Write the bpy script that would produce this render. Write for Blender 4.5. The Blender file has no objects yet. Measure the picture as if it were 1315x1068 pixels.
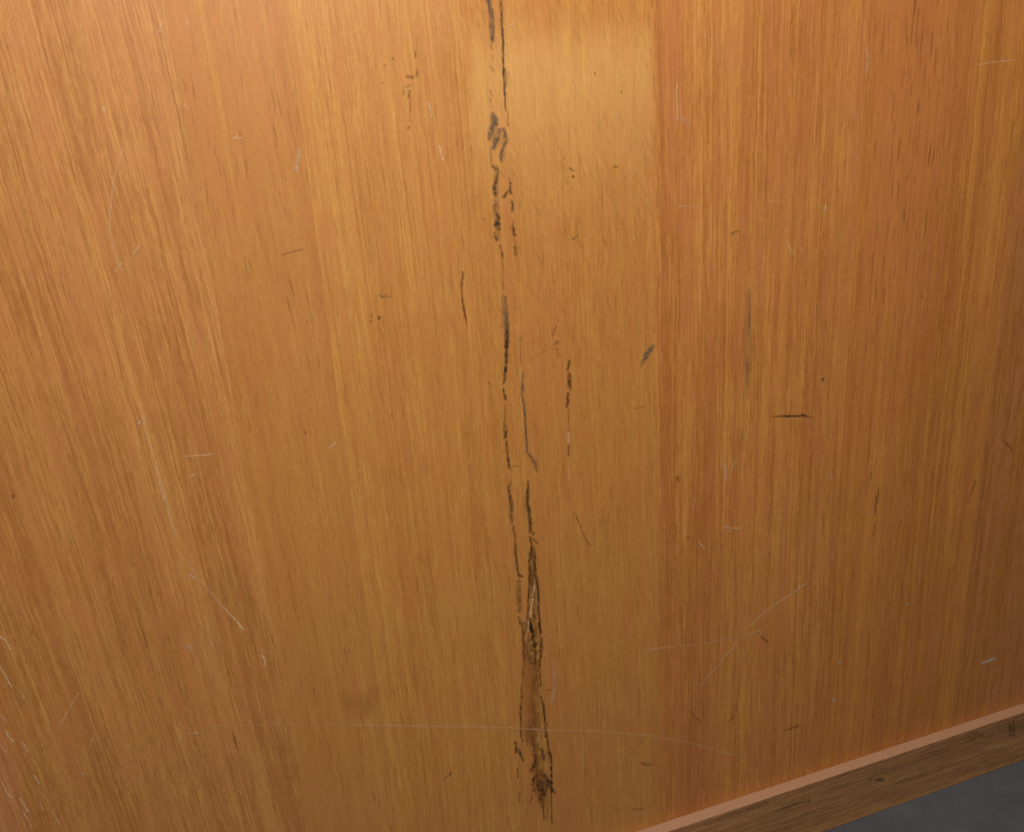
import bpy, bmesh, math, random
import numpy as np
from mathutils import Matrix, Vector

# ------------------------------------------------------------------ camera
IMG_W, IMG_H, FPX = 1315.0, 1068.0, 1000.0
DIST = 0.79                      # camera to panel, metres
CAM_Z = 0.982                    # camera above the floor
# world axes seen from the camera (x right, y down, z forward)
NADIR = np.array([0.06354853, 0.95425054, 0.29217714])
ALONG = np.array([0.94802035, -0.14919233, 0.28106774])   # along the panel, to the right
INTO = np.cross(-NADIR, ALONG)                            # into the panel
scene = bpy.context.scene
COL = scene.collection
cam_d = bpy.data.cameras.new('camera')
cam_d.sensor_width = 36.0
cam_d.lens = FPX / IMG_W * 36.0
cam_d.clip_start = 0.02
cam = bpy.data.objects.new('camera', cam_d)
COL.objects.link(cam)
cx = np.array([ALONG[0], INTO[0], -NADIR[0]])
cy = -np.array([ALONG[1], INTO[1], -NADIR[1]])
cz = -np.array([ALONG[2], INTO[2], -NADIR[2]])
M = Matrix(((cx[0], cy[0], cz[0], 0.0), (cx[1], cy[1], cz[1], -DIST),
            (cx[2], cy[2], cz[2], CAM_Z), (0, 0, 0, 1)))
cam.matrix_world = M
scene.camera = cam

# ------------------------------------------------------------------ light
world = bpy.data.worlds.new('world'); scene.world = world
world.use_nodes = True
bg = world.node_tree.nodes['Background']
bg.inputs[0].default_value = (1.0, 0.95, 0.88, 1)
bg.inputs[1].default_value = 0.07
ld = bpy.data.lights.new('ceiling_lamp', 'AREA')
ld.shape = 'DISK'; ld.size = 0.32; ld.energy = 51.0; ld.color = (1.0, 0.95, 0.88)
lamp = bpy.data.objects.new('ceiling_lamp', ld)
lamp.location = (0.10, -0.86, 2.25)
COL.objects.link(lamp)
vs = scene.view_settings
scene.display_settings.display_device = 'sRGB'
vs.view_transform = 'Standard'; vs.look = 'None'
vs.exposure = 0.0; vs.gamma = 1.0; vs.use_curve_mapping = False

# ------------------------------------------------------------------ helpers
def srgb(r, g, b):
    def f(c):
        c /= 255.0
        return c / 12.92 if c <= 0.04045 else ((c + 0.055) / 1.055) ** 2.4
    return (f(r), f(g), f(b), 1.0)

def on_panel(px, py, y=0.0):
    """photo pixel -> x, z on the vertical plane at depth y (arrays allowed)"""
    px = np.asarray(px, float); py = np.asarray(py, float)
    r = np.stack([px - IMG_W / 2, py - IMG_H / 2, np.full_like(px, FPX)], -1)
    dx, dy, dz = r @ ALONG, r @ INTO, -(r @ NADIR)
    t = (y + DIST) / dy
    return dx * t, dz * t + CAM_Z

class NT:
    """small node-tree writer"""
    def __init__(self, name):
        self.mat = bpy.data.materials.new(name); self.mat.use_nodes = True
        self.t = self.mat.node_tree; self.t.nodes.clear()
        self.out = self.n('ShaderNodeOutputMaterial')
    def n(self, typ, **kw):
        nd = self.t.nodes.new(typ)
        for k, v in kw.items(): setattr(nd, k, v)
        return nd
    def put(self, sock, v):
        if hasattr(v, 'is_linked') or isinstance(v, bpy.types.NodeSocket): self.t.links.new(v, sock)
        else: sock.default_value = v
    def math(self, op, a, b=0.0, c=None, clamp=False):
        nd = self.n('ShaderNodeMath', operation=op); nd.use_clamp = clamp
        self.put(nd.inputs[0], a); self.put(nd.inputs[1], b)
        if c is not None: self.put(nd.inputs[2], c)
        return nd.outputs[0]
    def ramp(self, v, lo, hi, a=0.0, b=1.0, smooth=True):
        nd = self.n('ShaderNodeMapRange'); nd.interpolation_type = 'SMOOTHSTEP' if smooth else 'LINEAR'
        self.put(nd.inputs[0], v)
        for i, x in zip((1, 2, 3, 4), (lo, hi, a, b)): self.put(nd.inputs[i], x)
        return nd.outputs[0]
    def xyz(self, x, y, z):
        nd = self.n('ShaderNodeCombineXYZ')
        for s, v in zip(nd.inputs, (x, y, z)): self.put(s, v)
        return nd.outputs[0]
    def noise(self, vec, scale=1.0, detail=2.0, rough=0.5, out=0):
        nd = self.n('ShaderNodeTexNoise')
        self.put(nd.inputs['Vector'], vec); nd.inputs['Scale'].default_value = scale
        nd.inputs['Detail'].default_value = detail; nd.inputs['Roughness'].default_value = rough
        return nd.outputs[out]
    def mix(self, f, a, b, mode='MIX'):
        nd = self.n('ShaderNodeMix', data_type='RGBA', blend_type=mode)
        self.put(nd.inputs[0], f); self.put(nd.inputs[6], a); self.put(nd.inputs[7], b)
        return nd.outputs[2]
    def bsdf(self, color, rough, normal=None, spec=0.5):
        p = self.n('ShaderNodeBsdfPrincipled')
        self.put(p.inputs['Base Color'], color); self.put(p.inputs['Roughness'], rough)
        self.put(p.inputs['Specular IOR Level'], spec)
        if normal is not None: self.put(p.inputs['Normal'], normal)
        return p.outputs[0]
    def bump(self, h, strength, dist):
        b = self.n('ShaderNodeBump'); b.inputs['Strength'].default_value = strength
        b.inputs['Distance'].default_value = dist; self.put(b.inputs['Height'], h)
        return b.outputs[0]
    def finish(self, shader):
        self.t.links.new(shader, self.out.inputs[0]); return self.mat

def wood(name, seed=0.0, tilt=0.0, light=(203, 141, 84), dark=(176, 108, 55), pink=(190, 118, 72),
         streak=1.0, pore=1.0, pore_len=1.0, flake=0.0, cathedral=None, pale_patch=None, rough=0.46,
         horizontal=False, warp=0.004, band=1.0):
    w = NT(name)
    tc = w.n('ShaderNodeTexCoord'); sep = w.n('ShaderNodeSeparateXYZ')
    w.t.links.new(tc.outputs['Object'], sep.inputs[0])
    ox, oz = sep.outputs[0], sep.outputs[2]
    if horizontal: ox, oz = w.math('ADD', oz, sep.outputs[1]), ox
    # grain runs at a slight angle to the leaf's edge
    u = w.math('ADD', ox, w.math('MULTIPLY', oz, tilt))
    wob = w.noise(w.xyz(w.math('MULTIPLY', u, 9.0), seed, w.math('MULTIPLY', oz, 2.2)), 1.0, 1.0)
    u = w.math('ADD', u, w.math('MULTIPLY', w.math('SUBTRACT', wob, 0.5), warp * 2))
    wob2 = w.noise(w.xyz(w.math('MULTIPLY', u, 70.0), seed, w.math('MULTIPLY', oz, 34.0)), 1.0, 2.0)
    u = w.math('ADD', u, w.math('MULTIPLY', w.math('SUBTRACT', wob2, 0.5), 0.0034))
    def grain(a, b, detail=2.0, rgh=0.5, off=0.0):
        return w.noise(w.xyz(w.math('MULTIPLY', u, a), seed * 7.3 + off, w.math('MULTIPLY', oz, b)), 1.0, detail, rgh)
    broad = grain(26, 0.9, 1.0, off=1)
    bands = grain(130, 2.2, 3.0, 0.62, off=2)
    lines = grain(480, 2.6, 2.0, 0.6, off=13)
    fibre = grain(400, 15.0, 3.0, 0.65, off=3)
    hair = grain(820, 34.0, 2.0, 0.6, off=11)
    mott = w.noise(w.xyz(w.math('MULTIPLY', ox, 330), seed, w.math('MULTIPLY', oz, 150)), 1.0, 2.0, 0.6)
    hue = w.math('ADD', w.math('MULTIPLY', grain(60, 2.4, 3.0, 0.65, off=4), 0.6), w.math('MULTIPLY', w.noise(w.xyz(w.math('MULTIPLY', ox, 90), seed + 5, w.math('MULTIPLY', oz, 30)), 1.0, 3.0, 0.65), 0.4))
    patchy = w.noise(w.xyz(w.math('MULTIPLY', ox, 14), seed, w.math('MULTIPLY', oz, 9)), 1.0, 3.0, 0.6)
    s = w.math('MULTIPLY', w.math('SUBTRACT', fibre, 0.5), 1.35 * streak)
    s = w.math('ADD', s, w.math('MULTIPLY', w.math('SUBTRACT', hair, 0.5), 1.0 * streak))
    s = w.math('ADD', s, w.math('MULTIPLY', w.math('SUBTRACT', mott, 0.5), 0.7))
    s = w.math('ADD', s, w.math('MULTIPLY', w.math('SUBTRACT', bands, 0.5), 1.0 * band))
    s = w.math('ADD', s, w.math('MULTIPLY', w.math('SUBTRACT', lines, 0.5), 1.0 * band))
    s = w.math('ADD', s, w.math('MULTIPLY', w.math('SUBTRACT', broad, 0.5), 0.75 * band))
    s = w.math('ADD', s, w.math('MULTIPLY', w.math('SUBTRACT', patchy, 0.5), 0.35))
    s = w.math('ADD', w.math('MULTIPLY', s, 1.22), 0.46, clamp=True)
    col = w.mix(s, srgb(*dark), srgb(*light))
    col = w.mix(w.math('MULTIPLY', w.ramp(hue, 0.44, 0.62), 0.6), col, srgb(*pink))
    # thin pale fibres
    pf = w.ramp(grain(520, 9.0, 2.0, off=5), 0.62, 0.76)
    col = w.mix(w.math('MULTIPLY', pf, 0.45 * streak), col, srgb(min(light[0] + 18, 255), light[1] + 20, light[2] + 14))
    # open pores: short dark dashes along the grain
    pr = grain(640, 30.0 / pore_len, 1.5, 0.5, off=6)
    pd = w.ramp(pr, 0.58, 0.72)
    pz = w.ramp(grain(60, 6, 2.0, off=7), 0.38, 0.62, 0.25, 1.0)
    pm = w.math('MULTIPLY', w.math('MULTIPLY', pd, pz), 0.42 * pore)
    if cathedral:
        cx0, cw, amt = cathedral
        inside = w.ramp(w.math('ABSOLUTE', w.math('SUBTRACT', ox, cx0)), cw * 0.3, cw, 1.0, 0.0)
        big = w.noise(w.xyz(w.math('MULTIPLY', u, 330), seed + 9, w.math('MULTIPLY', oz, 24)), 1.0, 1.0, 0.4)
        inside = w.math('MULTIPLY', inside, w.ramp(oz, 0.55, 0.95, 0.25, 1.0))
        bm_ = w.math('MULTIPLY', w.ramp(big, 0.58, 0.72), w.math('MULTIPLY', inside, amt))
        plain = w.math('MULTIPLY', inside, 0.55)
        col = w.mix(plain, col, srgb(*pink))
        pm = w.math('MAXIMUM', pm, bm_)
    porec = srgb(int(dark[0] * .72), int(dark[1] * .66), int(dark[2] * .52))
    col = w.mix(pm, col, porec)
    if flake > 0:      # ray flecks: short oblique dashes
        fu = w.math('ADD', w.math('MULTIPLY', ox, 0.93), w.math('MULTIPLY', oz, 0.38))
        fv = w.math('SUBTRACT', w.math('MULTIPLY', oz, 0.93), w.math('MULTIPLY', ox, 0.38))
        fl = w.noise(w.xyz(w.math('MULTIPLY', fu, 360), seed + 3, w.math('MULTIPLY', fv, 50)), 1.0, 2.0, 0.55)
        flake = w.math('MULTIPLY', w.ramp(oz, 0.72, 1.0, 0.3, 1.0), flake)
        col = w.mix(w.math('MULTIPLY', w.ramp(fl, 0.58, 0.74), w.math('MULTIPLY', flake, 0.5)), col, porec)
        col = w.mix(w.math('MULTIPLY', w.ramp(fl, 0.42, 0.28), w.math('MULTIPLY', flake, 0.4)), col, srgb(light[0] + 14, light[1] + 18, light[2] + 10))
    rgh = w.math('ADD', w.math('MULTIPLY', patchy, 0.12), rough)
    if pale_patch:           # paler patch across the leaf, fading out downwards
        x0, x1, z0, z1, wc, amt = pale_patch
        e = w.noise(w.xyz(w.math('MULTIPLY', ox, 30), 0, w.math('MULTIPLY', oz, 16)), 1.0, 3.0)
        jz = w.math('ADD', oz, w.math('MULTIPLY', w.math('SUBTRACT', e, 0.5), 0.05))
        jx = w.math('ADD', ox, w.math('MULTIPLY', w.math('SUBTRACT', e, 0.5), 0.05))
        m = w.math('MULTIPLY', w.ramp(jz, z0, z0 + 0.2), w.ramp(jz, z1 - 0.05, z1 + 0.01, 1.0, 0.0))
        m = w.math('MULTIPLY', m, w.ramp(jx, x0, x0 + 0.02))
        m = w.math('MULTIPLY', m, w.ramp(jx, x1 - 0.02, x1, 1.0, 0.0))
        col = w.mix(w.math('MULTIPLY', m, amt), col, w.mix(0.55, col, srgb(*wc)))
    hgt = w.math('SUBTRACT', w.math('MULTIPLY', fibre, 0.5), pm)
    nrm = w.bump(hgt, 0.35, 0.0004)
    return w.finish(w.bsdf(col, rgh, nrm, 0.75))

def link(name, mesh, parent=None):
    o = bpy.data.objects.new(name, mesh); COL.objects.link(o)
    if parent is not None: o.parent = parent
    return o

def box_mesh(name, sx, sy, sz, bevel, mats):
    """box with its origin at the lower front left corner: x 0..sx, y 0..sy, z 0..sz"""
    bm = bmesh.new()
    bmesh.ops.create_cube(bm, size=1.0)
    for v in bm.verts: v.co = Vector(((v.co.x + .5) * sx, (v.co.y + .5) * sy, (v.co.z + .5) * sz))
    if bevel:
        bmesh.ops.bevel(bm, geom=bm.edges[:], offset=bevel, segments=2, profile=0.6, affect='EDGES')
    me = bpy.data.meshes.new(name); bm.to_mesh(me); bm.free()
    for m in mats: me.materials.append(m)
    return me

# ------------------------------------------------------------------ floor
f = NT('grey_floor')
tc = f.n('ShaderNodeTexCoord')
g1 = f.noise(tc.outputs['Object'], 9.0, 4.0, 0.6)
g2 = f.noise(tc.outputs['Object'], 420.0, 2.0, 0.6)
g3 = f.ramp(f.noise(tc.outputs['Object'], 230.0, 1.0), 0.70, 0.76)
fc = f.mix(f.ramp(g1, 0.3, 0.7), srgb(68, 69, 72), srgb(80, 80, 82))
fc = f.mix(f.math('MULTIPLY', f.ramp(g2, 0.4, 0.7), 0.35), fc, srgb(50, 50, 55))
fc = f.mix(f.math('MULTIPLY', g3, 0.25), fc, srgb(110, 108, 108))
floor_mat = f.finish(f.bsdf(fc, 0.55, f.bump(g2, 0.2, 0.0004), 0.3))
me = box_mesh('floor', 6.0, 3.6, 0.05, 0, [floor_mat])
fl = link('floor', me); fl.location = (-2.6, -3.4, -0.05); fl['kind'] = 'structure'

pl = NT('plaster')
pn = pl.noise(pl.n('ShaderNodeTexCoord').outputs['Object'], 60.0, 4.0, 0.6)
plaster = pl.finish(pl.bsdf(pl.mix(pn, srgb(196, 190, 178), srgb(208, 202, 190)), 0.8, pl.bump(pn, 0.2, 0.001), 0.3))
wl = link('wall_back', box_mesh('wall_back', 6.0, 0.12, 2.6, 0, [plaster]))
wl.location = (-2.6, 0.0196, 0.0); wl['kind'] = 'structure'

# ------------------------------------------------------------------ veneered panel
PANEL_H = 2.2
panel = bpy.data.objects.new('wood_panel', None); COL.objects.link(panel)
panel.location = (0, 0, 0)
panel['label'] = 'tall honey-coloured oak veneer panel with dark vertical scuffs, standing behind a low base rail'
panel['category'] = 'panel'

core = NT('core_board'); core_mat = core.finish(core.bsdf(srgb(150, 112, 74), 0.7))
LEFT, RIGHT = -1.15, 1.95
o = link('core_board', box_mesh('core_board', RIGHT - LEFT, 0.016, PANEL_H, 0, [core_mat]), panel)
o.location = (LEFT, 0.0031, 0.0)

seam_px = [210, 365, 590, 838, 1118, 1332]        # where the seams meet the photo's top edge
seams = [float(on_panel(p, 0)[0]) for p in seam_px]
edges = [LEFT, -0.62, -0.31] + seams + [1.24, 1.58, RIGHT]
styles = [
    dict(tilt=0.05, seed=1.3),
    dict(tilt=0.05, seed=2.1),
    dict(tilt=0.055, seed=3.7, streak=1.15, band=1.3, light=(204, 143, 74), dark=(168, 106, 47), pink=(192, 122, 66)),
    dict(tilt=0.03, seed=4.2, streak=0.55, band=0.55, pore=1.1, pore_len=0.8, light=(200, 140, 69), dark=(178, 114, 49), pink=(188, 118, 60)),
    dict(tilt=0.015, seed=5.9, streak=1.0, band=1.0, light=(205, 146, 69), dark=(176, 112, 47), pink=(190, 120, 57)),
    dict(tilt=0.0, seed=6.4, streak=0.8, band=0.6, flake=0.75, light=(200, 141, 69), dark=(176, 112, 49), pink=(188, 118, 60), rough=0.36),
    dict(tilt=0.0, seed=7.7, streak=1.05, band=1.2, light=(203, 138, 64), dark=(168, 100, 41), pink=(186, 112, 60)),
    dict(tilt=0.0, seed=8.8, streak=0.9, band=1.1, light=(202, 135, 57), dark=(166, 98, 37), pink=(184, 110, 57)),
    dict(tilt=0.0, seed=9.5, light=(190, 126, 56), dark=(160, 94, 35)),
    dict(tilt=0.0, seed=10.6, light=(190, 126, 56), dark=(160, 94, 35)),
    dict(tilt=0.0, seed=11.2, light=(190, 126, 56), dark=(160, 94, 35)),
]
for i in range(len(edges) - 1):
    x0, x1 = edges[i] + 0.00002, edges[i + 1] - 0.00002
    st = dict(styles[i])
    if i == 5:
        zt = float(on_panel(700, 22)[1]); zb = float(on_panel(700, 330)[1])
        st['pale_patch'] = (-0.01, x1 - x0 + 0.01, zb, zt, (232, 184, 112), 0.6)
    if i == 7:
        xc = float(on_panel(1170, 150)[0]) - x0
        st['cathedral'] = (xc, 0.085, 0.6)
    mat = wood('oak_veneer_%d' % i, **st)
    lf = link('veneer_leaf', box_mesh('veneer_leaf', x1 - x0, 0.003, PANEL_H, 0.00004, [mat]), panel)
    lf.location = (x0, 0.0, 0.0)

# ------------------------------------------------------------------ skirting board
RAIL_H, RAIL_D = 0.1002, 0.0172
front = wood('skirting_front', seed=21.0, horizontal=True, light=(186, 134, 82), dark=(122, 82, 46), pink=(156, 102, 62),
             streak=1.1, band=0.9, pore=1.5, rough=0.5)
t = NT('skirting_top')
tc = t.n('ShaderNodeTexCoord')
a1 = t.noise(t.xyz(t.math('MULTIPLY', t.n('ShaderNodeSeparateXYZ').outputs[0], 1.0), 0, 0), 1.0)
mp = t.n('ShaderNodeMapping'); t.t.links.new(tc.outputs['Object'], mp.inputs[0]); mp.inputs['Scale'].default_value = (60, 400, 400)
a1 = t.noise(mp.outputs[0], 1.0, 3.0, 0.6)
a2 = t.noise(tc.outputs['Object'], 300.0, 2.0, 0.6)
tcx = t.mix(a1, srgb(140, 100, 76), srgb(170, 128, 98))
tcx = t.mix(t.math('MULTIPLY', t.ramp(a2, 0.55, 0.75), 0.35), tcx, srgb(140, 96, 72))
top = t.finish(t.bsdf(tcx, 0.7, None, 0.2))
me = box_mesh('base_rail', RIGHT - LEFT, RAIL_D, RAIL_H, 0.0012, [front, top])
for p in me.polygons:
    if p.normal.z > 0.5: p.material_index = 1
rail = link('base_rail', me)
rail.location = (LEFT, -RAIL_D - 0.0001, 0.0)
rail['label'] = 'low brown wooden base rail along the foot of the veneer panel, on grey floor'
rail['category'] = 'rail'

# ------------------------------------------------------------------ marks on the surfaces
def value_noise(x, y, seed):
    """smooth value noise, arrays in, 0..1 out"""
    xi = np.floor(x).astype(np.int64); yi = np.floor(y).astype(np.int64)
    fx = x - xi; fy = y - yi
    fx = fx * fx * (3 - 2 * fx); fy = fy * fy * (3 - 2 * fy)
    def h(a, b):
        n = (a * 374761393 + b * 668265263 + seed * 1274126177) & 0x7fffffff
        n = ((n ^ (n >> 13)) * 1274126177) & 0x7fffffff
        return ((n ^ (n >> 16)) & 0xffff) / 65535.0
    return (h(xi, yi) * (1 - fx) + h(xi + 1, yi) * fx) * (1 - fy) + (h(xi, yi + 1) * (1 - fx) + h(xi + 1, yi + 1) * fx) * fy

def film_mat(name, c0, c1, rough=0.6, spec=0.3):
    """thin film of dirt, dye or bare fibre; its cover is the mesh's own 'cover' attribute"""
    m = NT(name)
    at = m.n('ShaderNodeAttribute', attribute_name='cover')
    tcc = m.n('ShaderNodeTexCoord')
    nz = m.noise(tcc.outputs['Object'], 420.0, 2.0, 0.6)
    col = m.mix(m.ramp(nz, 0.35, 0.65), c0, c1)
    tr = m.n('ShaderNodeBsdfTransparent')
    ms = m.n('ShaderNodeMixShader')
    m.t.links.new(at.outputs['Fac'], ms.inputs[0])
    m.t.links.new(tr.outputs[0], ms.inputs[1])
    m.t.links.new(m.bsdf(col, rough, None, spec), ms.inputs[2])
    return m.finish(ms.outputs[0])

FILM = {
    'grey': film_mat('grey_grime', srgb(118, 100, 82), srgb(78, 65, 52)),
    'dark': film_mat('dark_grime', srgb(74, 54, 36), srgb(46, 32, 22)),
    'black': film_mat('black_grime', srgb(52, 34, 28), srgb(34, 22, 18)),
    'olive': film_mat('olive_grime', srgb(92, 72, 34), srgb(56, 42, 20)),
    'brown': film_mat('brown_stain', srgb(104, 62, 26), srgb(80, 46, 20)),
    'red': film_mat('red_crack', srgb(132, 46, 20), srgb(98, 36, 18)),
    'blue': film_mat('blue_grey_rub', srgb(92, 92, 94), srgb(70, 68, 70)),
    'honey': film_mat('honey_stain', srgb(150, 92, 36), srgb(130, 78, 30)),
    'pale': film_mat('pale_scratch', srgb(236, 200, 160), srgb(216, 172, 128), 0.5),
    'white': film_mat('white_scrape', srgb(226, 212, 190), srgb(196, 176, 148), 0.5),
}
SEED = [100]
GAIN = [0.92]     # overall cover of the dark marks

def mark(name, kind, strokes, speck=0.5, step=0.5, y=-0.00016, sx=1.6, sy=3.5, soft=0.9, parent=None, plane=0.0, label=None):
    """strokes: polylines of (px, py, half width, cover); speck 0 = even film, 1 = broken into flecks"""
    SEED[0] += 1
    if name not in ('scratch', 'scrape', 'stain'):
        strokes = [[(p[0], p[1], p[2] * 1.15 + 0.2, p[3] * GAIN[0]) for p in s] for s in strokes]
        speck = min(1.0, speck + 0.15)
    allp = np.array([p[:3] for s in strokes for p in s], float)
    pad = allp[:, 2].max() + 1.5
    ax0, ax1 = allp[:, 0].min() - pad, allp[:, 0].max() + pad
    ay0, ay1 = allp[:, 1].min() - pad, allp[:, 1].max() + pad
    nx = int((ax1 - ax0) / step) + 2; ny = int((ay1 - ay0) / step) + 2
    X, Y = np.meshgrid(ax0 + np.arange(nx) * step, ay0 + np.arange(ny) * step)
    wx = X + (value_noise(X / 3.0, Y / 5.0, SEED[0] + 7) - 0.5) * 1.6 * min(1.0, speck + 0.25)
    wx = wx + (value_noise(X / 1.3, Y / 2.2, SEED[0] + 17) - 0.5) * 1.5 * min(1.0, speck + 0.15)
    D = np.zeros_like(X)
    for s in strokes:
        pts = [tuple(p) for p in s]
        if len(pts) == 1: pts = pts * 2
        for (x0, y0, r0, c0), (x1, y1, r1, c1) in zip(pts[:-1], pts[1:]):
            vx, vy = x1 - x0, y1 - y0
            L = vx * vx + vy * vy
            tt = np.zeros_like(X) if L < 1e-9 else np.clip(((wx - x0) * vx + (Y - y0) * vy) / L, 0, 1)
            d = np.hypot(wx - x0 - tt * vx, Y - y0 - tt * vy)
            r = r0 + (r1 - r0) * tt; c = c0 + (c1 - c0) * tt
            e = np.clip((r + 0.5 - d) / np.maximum(r * soft + 0.5, 0.4), 0, 1)
            D = np.maximum(D, c * e)
    n = 0.6 * value_noise(X / sx, Y / sy, SEED[0]) + 0.4 * value_noise(X / (sx * .5), Y / (sy * .45), SEED[0] + 50)
    n = np.clip((n - 0.30) / 0.40, 0, 1)
    D = D * (1 - speck + speck * n * 1.25)
    D = np.clip(D, 0, 0.96)
    keep = np.maximum(np.maximum(D[:-1, :-1], D[1:, :-1]), np.maximum(D[:-1, 1:], D[1:, 1:])) > 0.035
    jj, ii = np.nonzero(keep)
    if len(jj) == 0: return None
    idx = np.stack([jj * nx + ii, (jj + 1) * nx + ii, (jj + 1) * nx + ii + 1, jj * nx + ii + 1], -1)
    used, inv = np.unique(idx.ravel(), return_inverse=True)
    wxx, wzz = on_panel(X.ravel()[used], Y.ravel()[used], plane)
    co = np.stack([wxx, np.full_like(wxx, plane + y), wzz], -1)
    base = co.mean(0); base[1] = plane + y
    me = bpy.data.meshes.new(name)
    me.from_pydata((co - base).tolist(), [], inv.reshape(-1, 4).tolist())
    at = me.attributes.new('cover', 'FLOAT', 'POINT')
    at.data.foreach_set('value', D.ravel()[used].astype(np.float32))
    me.materials.append(FILM[kind])
    o = link(name, me, parent or panel)
    o.location = Vector(base.tolist()) - (parent or panel).location
    if label: o['label'] = label
    return o

def line(pts, r, c): return [(p[0], p[1], r, c) for p in pts]

# --- left run of the long vertical scuff, from the top down
mark('scuff_mark', 'grey', [[(626, -30, 3, .6), (627, 0, 3, .7), (628, 10, 2.6, .8), (631, 16, 3.4, .7), (632, 35, 3.2, .75), (632, 53, 2.6, .6)],
     line([(627, 2), (628, 11)], 1.4, .9), line([(632, 56), (632, 62)], 1.5, .4), [(632, 70, 1.2, .25), (632, 78, 1.4, .4)],
     line([(630, 86), (634, 91)], 2.2, .35), line([(630, 116), (632, 122), (630, 130)], 1.5, .3)], .6)
mark('scuff_mark', 'grey', [[(632, 145, 2, .6), (634, 152, 4, .8), (634, 160, 4.4, .85), (631, 168, 4, .8), (628, 178, 2.4, .7)],
     line([(638, 152), (637, 160)], 1.8, .75), [(641, 168, 2, .7), (638, 178, 3.4, .8), (634, 190, 2.6, .75)],
     line([(630, 190), (631, 208), (632, 214)], .9, .35), line([(640, 166), (648, 165)], 1.5, .5),
     [(647, 168, 2.2, .5), (650, 178, 2.6, .75), (650, 183, 2, .7)], [(648, 184, 2.2, .6), (644, 196, 2, .55), (643, 207, 1.6, .7)]], .55)
mark('scuff_mark', 'dark', [[(632, 213, 1.4, .5), (639, 217, 2, .5), (640, 224, 2, .6), (638, 230, 2, .6), (635, 238, 2.4, .8), (635, 250, 1.8, .6)],
     [(635, 264, 2.4, .6), (634, 270, 1.4, .3)], [(638, 274, 1.8, .7), (640, 281, 2, .75), (636, 289, 2.4, .7), (641, 286, 1.6, .7), (640, 294, 2, .6)],
     [(635, 300, 2.2, .6), (638, 308, 2, .5)], [(642, 314, 1, .5), (644, 321, 1.7, .75), (646, 330, .8, .5)], line([(646, 332), (646, 378)], .6, .22)], .6)
mark('scuff_mark', 'grey', [[(646, 379, 1, .6), (650, 381, .8, .5)], [(645, 380, .8, .6), (646, 395, .8, .5), (645, 420, .7, .4)],
     [(649, 384, 2.6, .45), (650, 405, 3.6, .75), (651, 425, 3.4, .8), (650, 445, 2.8, .8)]], .3, sy=6)
mark('scuff_mark', 'dark', [[(651, 418, 2.6, .45), (651, 435, 3, .8), (650, 465, 2.2, .85)], [(649, 470, 2.2, .9), (649, 482, 1.8, .95), (647, 492, 1, .7)],
     [(646, 500, .9, .8), (648, 505, 1, .8), (649, 512, 1.6, .9)], line([(649, 518), (648, 540)], .9, .4)], .4, sy=5)
mark('scuff_mark', 'dark', [[(648, 543, 2, .6), (649, 552, 2.4, .85), (649, 562, 1.8, .8)], [(650, 566, 1.2, .55), (652, 585, 1.7, .7), (654, 601, 2, .8)],
     line([(657, 598), (666, 598)], .8, .3)], .5)
mark('scuff_mark', 'olive', [[(656, 619, .9, .8), (653, 627, 1.2, .9)], [(654, 630, 1.6, .9), (656, 642, 2.4, .85), (657, 660, 1.8, .6), (658, 672, 1, .5)],
     [(659, 676, 1.2, .7), (661, 690, 1.3, .6), (662, 712, 1.6, .75), (664, 728, 1.1, .8), (667, 739, 2, .8), (672, 740, 1, .7)]], .45)
mark('scuff_mark', 'olive', [[(666, 746, 2.8, .4), (666, 765, 3.6, .5), (667, 785, 3, .4)], [(666, 792, 1.4, .6), (669, 800, 1.8, .8), (672, 812, 1.8, .6)],
     [(671, 800, 1.6, .5), (672, 830, 1.6, .6), (673, 846, 1.8, .55)], [(673, 846, 1.6, .3), (670, 880, 1.4, .4), (669, 915, 1.4, .7), (669, 945, 1.2, .6), (671, 952, 1, .4)]], .45)
mark('stain', 'grey', [[(629, -10, 4, .35), (632, 50, 4.5, .3)]], .7, sx=1.2, sy=2.5, y=-0.0001)
mark('stain', 'grey', [[(634, 148, 5, .3), (634, 188, 6, .3)], [(645, 168, 6, .2), (646, 205, 4, .2)]], .7, sx=1.2, sy=2.5, y=-0.0001)
mark('stain', 'grey', [[(637, 215, 4, .3), (637, 250, 4.5, .35), (637, 275, 5, .4), (639, 305, 4.5, .3)]], .75, sx=1.2, sy=2.5, y=-0.0001)
# --- right run
mark('scuff_mark', 'dark', [[(642, -30, 2, .7), (643, 0, 2, .6), (644, 12, 1.9, .6), (644, 24, 1.6, .85), (645, 36, 1.2, .85), (646, 58, 1.4, .9), (646, 72, 1.2, .8), (647, 95, 1.6, .85), (648, 120, 1.1, .95), (649, 134, .9, .8), (650, 142, .8, .4)],
     line([(652, 144), (652, 162)], .8, .45), line([(650, 92), (650, 112)], .8, .25)], .28, sy=6)
mark('scuff_mark', 'dark', [line([(654, 228), (655, 236)], .7, .4), [(655, 235, 1.6, .85), (656, 248, 1.7, .85)], [(654, 243, 1, .7), (651, 247, 1.2, .7), (647, 252, 2.2, .75)],
     [(657, 256, 1, .7), (658, 264, 1.6, .8), (658, 271, 1.2, .6)], line([(659, 283), (658, 292)], 1.1, .55), line([(659, 293), (660, 301), (662, 302)], 1.4, .85),
     line([(660, 305), (662, 314)], .6, .35), [(661, 317, 1.8, .85), (662, 328, 1.2, .6)], line([(668, 256), (669, 266)], .6, .25)], .4)
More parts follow.
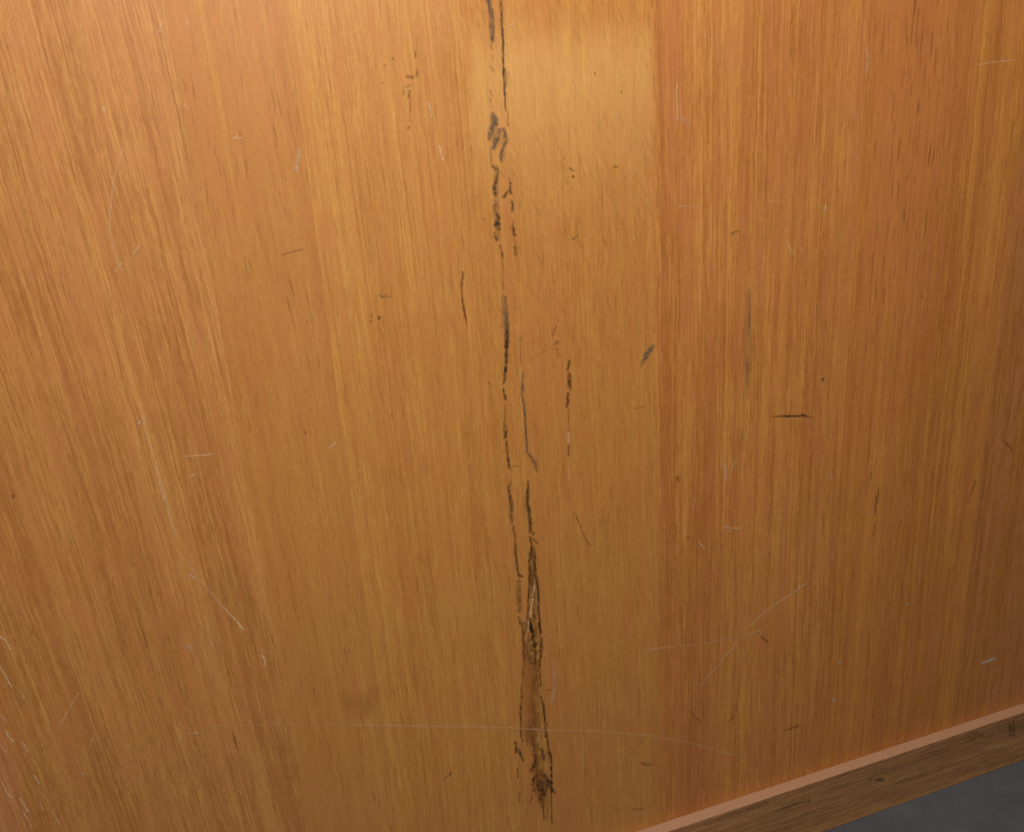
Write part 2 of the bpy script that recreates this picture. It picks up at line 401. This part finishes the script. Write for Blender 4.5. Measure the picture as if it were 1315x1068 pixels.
mark('scuff_mark', 'grey', [line([(668, 430), (668, 455), (669, 470)], .7, .4), [(671, 478, .8, .5), (671, 490, 1.1, .7), (671, 500, 1.7, .9), (671, 503, 1, .7)],
     [(670, 505, .9, .7), (673, 520, 1, .85), (674, 540, 1.1, .9), (676, 565, 1, .85), (677, 580, 1.2, .8)],
     [(678, 582, 1.6, .6), (683, 587, 2.4, .6), (688, 597, 2.8, .55), (689, 604, 1.8, .6)]], .25)
mark('gouge', 'olive', [[(678, 617, .8, .5), (678, 630, 1.4, .9), (677, 640, 2, .95), (679, 655, 2.6, .9), (681, 674, 2.4, .95), (681, 682, 2.2, .8)],
     line([(684, 686), (685, 684)], 1.6, .7), [(683, 690, .8, .5), (690, 697, 1.4, .6)], line([(681, 690), (683, 700), (681, 708)], 1.2, .75)], .35)
mark('gouge', 'olive', [[(683, 702, 2.2, .7), (683, 730, 3.6, .62), (684, 755, 4.6, .55), (685, 780, 5.6, .45), (686, 808, 6.2, .5)]], .55, sx=1.2, sy=7)
mark('gouge', 'dark', [[(680, 710, 1.2, .8), (680, 735, 1.1, .85), (679, 765, 1.1, .8), (677, 795, 1.2, .6), (677, 806, 1.4, .8)],
     [(686, 704, 1.4, .8), (687, 722, 1.3, .8), (688, 738, 1.8, .85), (691, 755, 1.5, .9), (692, 785, 1.1, .8), (694, 812, 1.4, .9)],
     [(690, 745, 2.2, .7), (688, 735, 1.6, .6)], [(694, 757, 1, .4), (692, 765, 1, .4)], [(680, 790, 1.1, .8), (682, 806, 1.8, .95), (684, 814, 1.4, .8)]], .3)
mark('gouge', 'olive', [[(684, 808, 6, .6), (686, 825, 6.5, .7), (687, 842, 7, .6), (688, 862, 5, .35), (689, 900, 8, .18), (686, 940, 12, .22)]], .85, sx=2.4, sy=3.2)
mark('gouge', 'dark', [[(681, 800, 1.6, .9), (684, 815, 1.4, .8), (686, 832, 1.4, .7), (688, 850, 1.2, .5)], [(692, 800, 1.4, .9), (695, 820, 1.5, .7), (694, 842, 1.5, .85), (692, 862, 1.4, .6), (695, 880, 1.2, .75)],
     [(694, 893, 1.6, .6), (698, 908, 1.3, .85), (700, 930, 1.6, .8), (701, 946, 1.2, .7)], [(678, 820, 2, .3), (676, 842, 2.2, .5)]], .5)
mark('stain', 'honey', [[(681, 850, 12, .35), (683, 900, 13, .38), (686, 945, 14, .35)]], .35, sx=3, sy=14, soft=.9, y=-0.0001)
mark('gouge', 'olive', [[(672, 800, 3, .3), (675, 825, 5, .5), (678, 845, 6, .4)]], .7, sx=1.5, sy=6)
mark('gouge', 'olive', [[(676, 930, 7, .25), (680, 950, 7, .35), (690, 962, 9, .4), (697, 972, 8, .45)]], .7, sx=1.5, sy=6)
mark('stain', 'brown', [[(690, 985, 9, .4), (696, 1003, 12, .6), (696, 1018, 10, .5), (698, 1035, 6, .3)]], .55, sx=2.2, sy=5, soft=.9)
# --- foot of the scuff
mark('gouge', 'black', [[(684, 944, 1, .5), (686, 962, 1.8, .75), (689, 975, 3.4, .85), (686, 984, 4, .8), (682, 989, 3, .7)],
     [(702, 940, 1, .5), (704, 960, 1.5, .8), (707, 972, 2, .95), (708, 979, 1.6, .9)], [(694, 962, 2, .45), (697, 968, 2.4, .55)],
     [(708, 983, 1.2, .9), (708, 1000, 1.8, .95), (708, 1016, 1.6, .8)], [(700, 996, 3, .6), (705, 1004, 4, .75), (702, 1012, 3.4, .6)],
     [(690, 994, 2.6, .65), (684, 1002, 2.6, .6), (686, 1014, 3.6, .55), (692, 1004, 3.2, .75)], [(694, 1012, 5.4, .5), (698, 1018, 5, .5), (694, 1026, 3, .4)],
     line([(709, 1012), (713, 1018)], .9, .6), line([(711, 1005), (708, 1004)], .8, .6)], .6, sx=2, sy=3)
mark('gouge', 'olive', [[(692, 1028, 1.2, .5), (697, 1038, 1, .55), (699, 1052, 1.2, .6)], [(708, 1018, .8, .8), (708, 1040, .7, .5), (709, 1056, .8, .6)],
     line([(683, 1022), (680, 1030)], 1, .4), line([(704, 1026), (703, 1050)], .8, .3)], .4)
mark('scuff_mark', 'dark', [[(662, 953, 1.2, .8), (663, 966, 1.1, .75)], [(666, 962, 2.2, .5), (669, 970, 2.4, .6), (672, 976, 1.4, .7)],
     line([(664, 986), (665, 998)], .8, .6), line([(667, 1018), (667, 1029)], 1, .4)], .5)
# --- smaller dark marks
GAIN[0] = 0.68
mark('scuff_mark', 'brown', [[(523, 98, 2.2, .5), (530, 99, 2.6, .6)], line([(533, 66), (534, 73)], 1.1, .55), line([(535, 88), (535, 98)], 1.1, .65),
     line([(518, 112), (528, 109)], .9, .35), line([(518, 115), (518, 121)], .8, .5), line([(526, 117), (525, 124)], 1.3, .7), line([(526, 126), (527, 155)], .6, .4),
     [(526, 162, 1.3, .6), (524, 165, 1.3, .6)]], .25)
for p in [(504, 75, 1.5), (494.5, 84, 1.3), (491, 106, 1.1)]:
    mark('pit', 'brown', [[(p[0], p[1], p[2], .75)]], .1)
mark('scuff_mark', 'grey', [[(488, 378, 1, .6), (490, 381, 1.4, .6), (496, 380, 1, .4), (503, 381, .7, .25)]], .2)
for p in [(487, 408, 1.7, .9), (476.5, 405, 1.1, .7), (476, 412, 1, .6), (487, 424, .9, .5), (503, 533, .9, .6), (392, 555, 1.4, .55), (17, 637, 1.9, .7), (1057, 487, 1.3, .9), (1184, 380, 1.2, .5), (724, 203, 1.2, .4), (798, 118, 1, .8), (764, 94, 1.1, .5), (41, 811, 1.4, .4), (20, 822, .9, .5), (621, 281, 1, .5), (628, 492, 1, .5)]:
    mark('pit', 'brown', [[(p[0], p[1] - p[2] * .5, p[2], p[3]), (p[0], p[1] + p[2] * .5, p[2], p[3])]], .1)
mark('crack', 'red', [[(595, 349, 1.5, .75), (593, 362, 1.5, .8), (593, 378, 1.1, .8), (595, 394, 1.2, .95), (598, 408, 1.1, 1.1), (600, 418, .7, .4)]], .15)
mark('scuff_mark', 'blue', [[(839, 444, 2.2, .95), (835, 450, 3.4, .95), (829, 457, 3.6, .95), (825, 466, 2.4, .8), (824, 471, 1.2, .4)]], .4, sx=2, sy=2)
mark('scuff_mark', 'olive', [[(992, 535, .7, .4), (1003, 534, 1.1, .9), (1012, 534, 1.6, 1.2), (1024, 534, 1.1, 1.1), (1030, 533, 1.9, 1.2), (1036, 534, 1.5, 1), (1042, 535, .7, .3)]], .25, sx=4, sy=1.5)
GAIN[0] = 0.95
mark('gouge', 'brown', [[(731, 463, .9, .8), (729, 475, 1, .7)], [(731, 479, 1.2, .7), (731, 487, 2.8, .9), (731, 494, 2.4, .95), (733, 500, 1, .8)], [(729, 504, 1.2, .8), (729, 514, 1.9, .9), (728, 522, 1.6, .85)], line([(730, 524), (730, 552)], .5, .3), line([(730, 568), (730, 584)], .8, .6)], .4)
GAIN[0] = 0.68
mark('scuff_mark', 'brown', [line([(716, 402), (716, 412)], 1, .3), [(714, 418, 1.2, .4), (710, 430, 2, .3)], [(716, 439, 2, .85), (713, 442, 1.6, .6)], line([(715, 446), (717, 458)], 1.8, .3), line([(681, 462), (690, 456), (700, 450)], 1.6, .2)], .5)
mark('scuff_mark', 'olive', [[(940, 300, 1.4, .85), (944, 297, 1.2, .7), (948, 297, 1, .6)]], .3)
for a_, b_ in [((732, 216), (736, 219)), ((735, 226), (737, 227)), ((789, 214), (792, 214))]:
    mark('pit', 'brown', [line([a_, b_], 1.2, .75)], .2)
mark('scuff_mark', 'olive', [[(742, 303, 1, .5), (735, 307, 1.3, .6)]], .3)
mark('scuff_mark', 'dark', [[(1128, 629, .9, .5), (1125, 645, 1.2, .7), (1123, 660, .9, .6)], line([(1122, 672), (1121, 686)], .8, .45), line([(1119, 605), (1118, 616)], .9, .4)], .3)
mark('scuff_mark', 'dark', [[(1286, 564, .8, .4), (1294, 571, 1, .6), (1300, 578, 1, .6)]], .2)
mark('scuff_mark', 'dark', [[(1253, 618, .7, .5), (1242, 645, .7, .4)]], .2)
mark('stain', 'grey', [[(963, 372, 5, .12), (962, 420, 9, .3), (959, 480, 7, .28), (955, 520, 4, .12)]], .75, sx=2.2, sy=40, soft=.9)
mark('scuff_mark', 'grey', [line([(962, 466), (961, 476)], 1, .5)], .2)
mark('scuff_mark', 'olive', [[(824, 979, 1.6, .55), (830, 982, 2.4, .5), (836, 981, 1.4, .4)]], .5)
mark('scuff_mark', 'brown', [line([(812, 1039), (816, 1039), (826, 1038)], 1, .45)], .3)
mark('scuff_mark', 'brown', [line([(1008, 937), (1014, 936)], .9, .75), line([(1015, 935), (1027, 931)], 1, .65)], .4)
mark('scuff_mark', 'dark', [line([(884, 912), (891, 919), (900, 928)], .8, .4)], .2)
mark('scuff_mark', 'dark', [line([(935, 926), (944, 919)], .8, .4)], .2)
mark('scuff_mark', 'dark', [line([(978, 818), (985, 823)], 1.2, .6)], .3)
mark('scuff_mark', 'dark', [line([(571, 999), (581, 991)], .9, .55)], .3)
mark('stain', 'olive', [[(884, 690, 3, .35)]], .4)
mark('scuff_mark', 'olive', [[(953, 552, 2, .3), (952, 566, 3, .25), (952, 580, 2, .15)]], .4)
mark('stain', 'brown', [[(870, 612, 2, .5), (871, 618, 1.5, .4)]], .3)
mark('crack', 'brown', [line([(739, 660), (744, 672), (748, 684), (757, 700)], .8, .55)], .2)
mark('scuff_mark', 'dark', [line([(815, 525), (828, 522)], .8, .3)], .2)
mark('crack', 'brown', [line([(362, 327), (372, 324), (388, 320)], .7, .5)], .2)
mark('crack', 'brown', [line([(299, 940), (302, 950), (304, 960)], .9, .55)], .2)
mark('stain', 'honey', [[(445, 898, 16, .14), (468, 905, 20, .2), (480, 888, 12, .14)]], .5, sx=3, sy=9, soft=.95)
mark('scuff_mark', 'dark', [line([(701, 886), (711, 885)], .8, .4)], .2)

# --- pale scratches and scrapes
def scratch(pts, r, c, kind='pale', speck=.35, sx=3, sy=3):
    mark('scratch', kind, [line(pts, r * 1.05 + .1, min(1.2, c * 1.2))], speck, y=-0.00024, sx=sx, sy=sy)
for pts, r, c in [
    ([(204, 41), (208, 28)], 1.4, .6), ([(240, 26), (241, 34)], 1.2, .5),
    ([(158, 193), (150, 215), (144, 245), (141, 280), (141, 300), (146, 318), (152, 340)], .8, .4),
    ([(172, 325), (179, 315)], 1, .6), ([(148, 348), (156, 338)], 1, .5),
    ([(301, 178), (304, 175)], 1, .8), ([(304, 178), (310, 177)], .9, .6),
    ([(551, 132), (554, 150)], 1, .5), ([(564, 188), (569, 206)], .8, .75),
    ([(869, 108), (869, 130), (870, 154)], .9, .5), ([(1060, 264), (1060, 270)], 1.3, .6),
    ([(1255, 83), (1275, 80), (1300, 77)], .7, .4), ([(1029, 318), (1031, 324)], 1, .5), ([(1010, 310), (1018, 326)], .8, .4),
    ([(870, 264), (900, 266)], .6, .3), ([(985, 258), (1015, 260)], .6, .25),
    ([(184, 535), (190, 560), (200, 595), (208, 625), (215, 650), (224, 685)], .8, .45),
    ([(204, 618), (212, 645)], 1, .6), ([(237, 586), (255, 585), (273, 583)], .8, .55), ([(244, 613), (252, 608)], 1, .5),
    ([(424, 574), (431, 568)], 1, .6), ([(0, 817), (7, 822), (13, 833)], 1.3, .65), ([(0, 856), (8, 869), (15, 882)], 1.2, .75),
    ([(25, 885), (31, 896)], .9, .6), ([(101, 889), (90, 908), (77, 931)], .8, .45), ([(244, 738), (249, 742)], 1.2, .8),
    ([(243, 722), (252, 740), (270, 760), (277, 768)], .7, .4), ([(278, 769), (290, 783), (297, 791)], .9, .6), ([(299, 792), (307, 801), (312, 808)], 1.2, .8),
    ([(336, 841), (340, 847), (341, 854)], 1.1, .8), ([(233, 945), (240, 943)], .9, .8), ([(248, 942), (257, 940)], .9, .8), ([(228, 945), (264, 938)], .5, .3),
    ([(119, 947), (116, 958)], 1, .4), ([(240, 826), (244, 836)], .9, .4), ([(271, 824), (274, 831)], .9, .5),
    ([(8, 939), (12, 947), (18, 952)], 1.2, .65), ([(29, 952), (36, 965)], 1.1, .65), ([(0, 956), (7, 965)], 1, .55),
    ([(44, 995), (51, 1006)], 1, .55), ([(3, 1005), (9, 1017), (15, 1024)], 1, .65), ([(26, 1025), (36, 1041)], 1.2, .7),
    ([(30, 1043), (37, 1053), (40, 1062)], 1, .6), ([(52, 1032), (56, 1040)], .9, .5), ([(67, 1040), (78, 1060)], .9, .5),
    ([(0, 918), (8, 925)], .9, .5), ([(52, 1016), (58, 1024)], .8, .4), ([(20, 905), (21, 900)], .9, .4),
    ([(1037, 749), (1029, 752), (1013, 765), (993, 777), (973, 793), (963, 804)], .8, .5),
    ([(947, 821), (940, 833), (930, 842), (926, 850)], .8, .45), ([(926, 850), (912, 865), (900, 880)], .8, .3),
    ([(832, 834), (845, 832), (868, 830)], .7, .4), ([(868, 830), (910, 825), (950, 816), (974, 812)], .6, .25), ([(963, 813), (975, 811)], .8, .5),
    ([(975, 810), (976, 812)], 1.3, .7), ([(931, 677), (937, 678), (948, 678)], .9, .6), ([(934, 673), (938, 682)], .9, .45), ([(897, 695), (905, 705)], .8, .5),
    ([(832, 824), (828, 842)], .5, .2), ([(274, 932), (340, 931), (450, 930)], .6, .22), ([(430, 930), (520, 932), (612, 933), (650, 934), (700, 937)], .7, .4),
    ([(700, 937), (770, 939), (830, 944), (880, 952), (947, 971)], .7, .34), ([(640, 716), (652, 722)], .6, .2),
    ([(730, 556), (730, 570)], .8, .6), ([(730, 600), (731, 614)], .7, .45), ([(712, 870), (714, 890), (709, 902)], .9, .3),
    ([(893, 640), (890, 650)], .8, .35), ([(944, 592), (940, 602)], .8, .4), ([(1066, 607), (1068, 616)], .9, .4),
    ([(686, 752), (684, 765)], 1, .7), ([(684, 768), (682, 780), (681, 792)], .9, .75), ([(678, 798), (678, 810)], .9, .6), ([(696, 932), (692, 946), (690, 952)], 1, .45),
    ([(655, 33), (659, 31)], 1, .5), ([(792, 145), (794, 160)], 1.2, .35), ([(77, 208), (80, 214)], .8, .3), ([(133, 138), (134, 145)], 1.3, .5), ([(237, 134), (240, 140)], 1.5, .45),
]:
    scratch(pts, r, c)
for pts, r, c in [
    ([(384, 192), (383, 205), (380, 219)], 2.6, .35), ([(1112, 62), (1115, 78), (1113, 92)], 2.4, .22), ([(178, 545), (180, 541)], 1.6, .6),
    ([(927, 596), (932, 604), (932, 616)], 3, .22), ([(1262, 851), (1270, 848), (1277, 845)], 2, .75), ([(1069, 901), (1071, 897)], 2, .6),
    ([(1164, 776), (1166, 774)], 1.3, .5), ([(1219, 777), (1221, 775)], 1, .4), ([(711, 852), (713, 870), (712, 888), (708, 902)], 2.2, .25),
    ([(1076, 851), (1080, 849)], 1.6, .25), ([(240, 828), (246, 832)], 2.6, .3), ([(872, 152), (885, 158)], 4, .12), ([(180, 1002), (178, 1008)], 1.5, .35), ([(105, 993), (108, 994)], 1.4, .4),
]:
    mark('scrape', 'white', [line(pts, r, c * 1.15)], .5, y=-0.00024, sx=2.5, sy=2.5, soft=.8)

# --- marks on the skirting board's face
FACE = -RAIL_D - 0.0001
for k, st, sp in [
    ('black', [[(1124, 1001, 1.2, .7), (1129, 1001, 1.8, .9), (1134, 1000, 1.2, .8)], [(1115, 1001, .9, .5), (1120, 999, .8, .4)]], .2),
    ('black', [line([(1297, 930), (1298, 946)], 1.6, .55), line([(1301, 926), (1302, 944)], 1.4, .5)], .6),
    ('dark', [line([(905, 1058), (930, 1050), (958, 1040), (985, 1031)], 1.6, .45)], .6),
    ('dark', [line([(1000, 1040), (1022, 1032), (1040, 1027)], 1, .6)], .4),
    ('dark', [line([(1246, 950), (1262, 944)], 1.2, .45)], .5),
]:
    mark('scuff_mark', k, st, sp, sx=5, sy=1.6, parent=rail, plane=FACE)
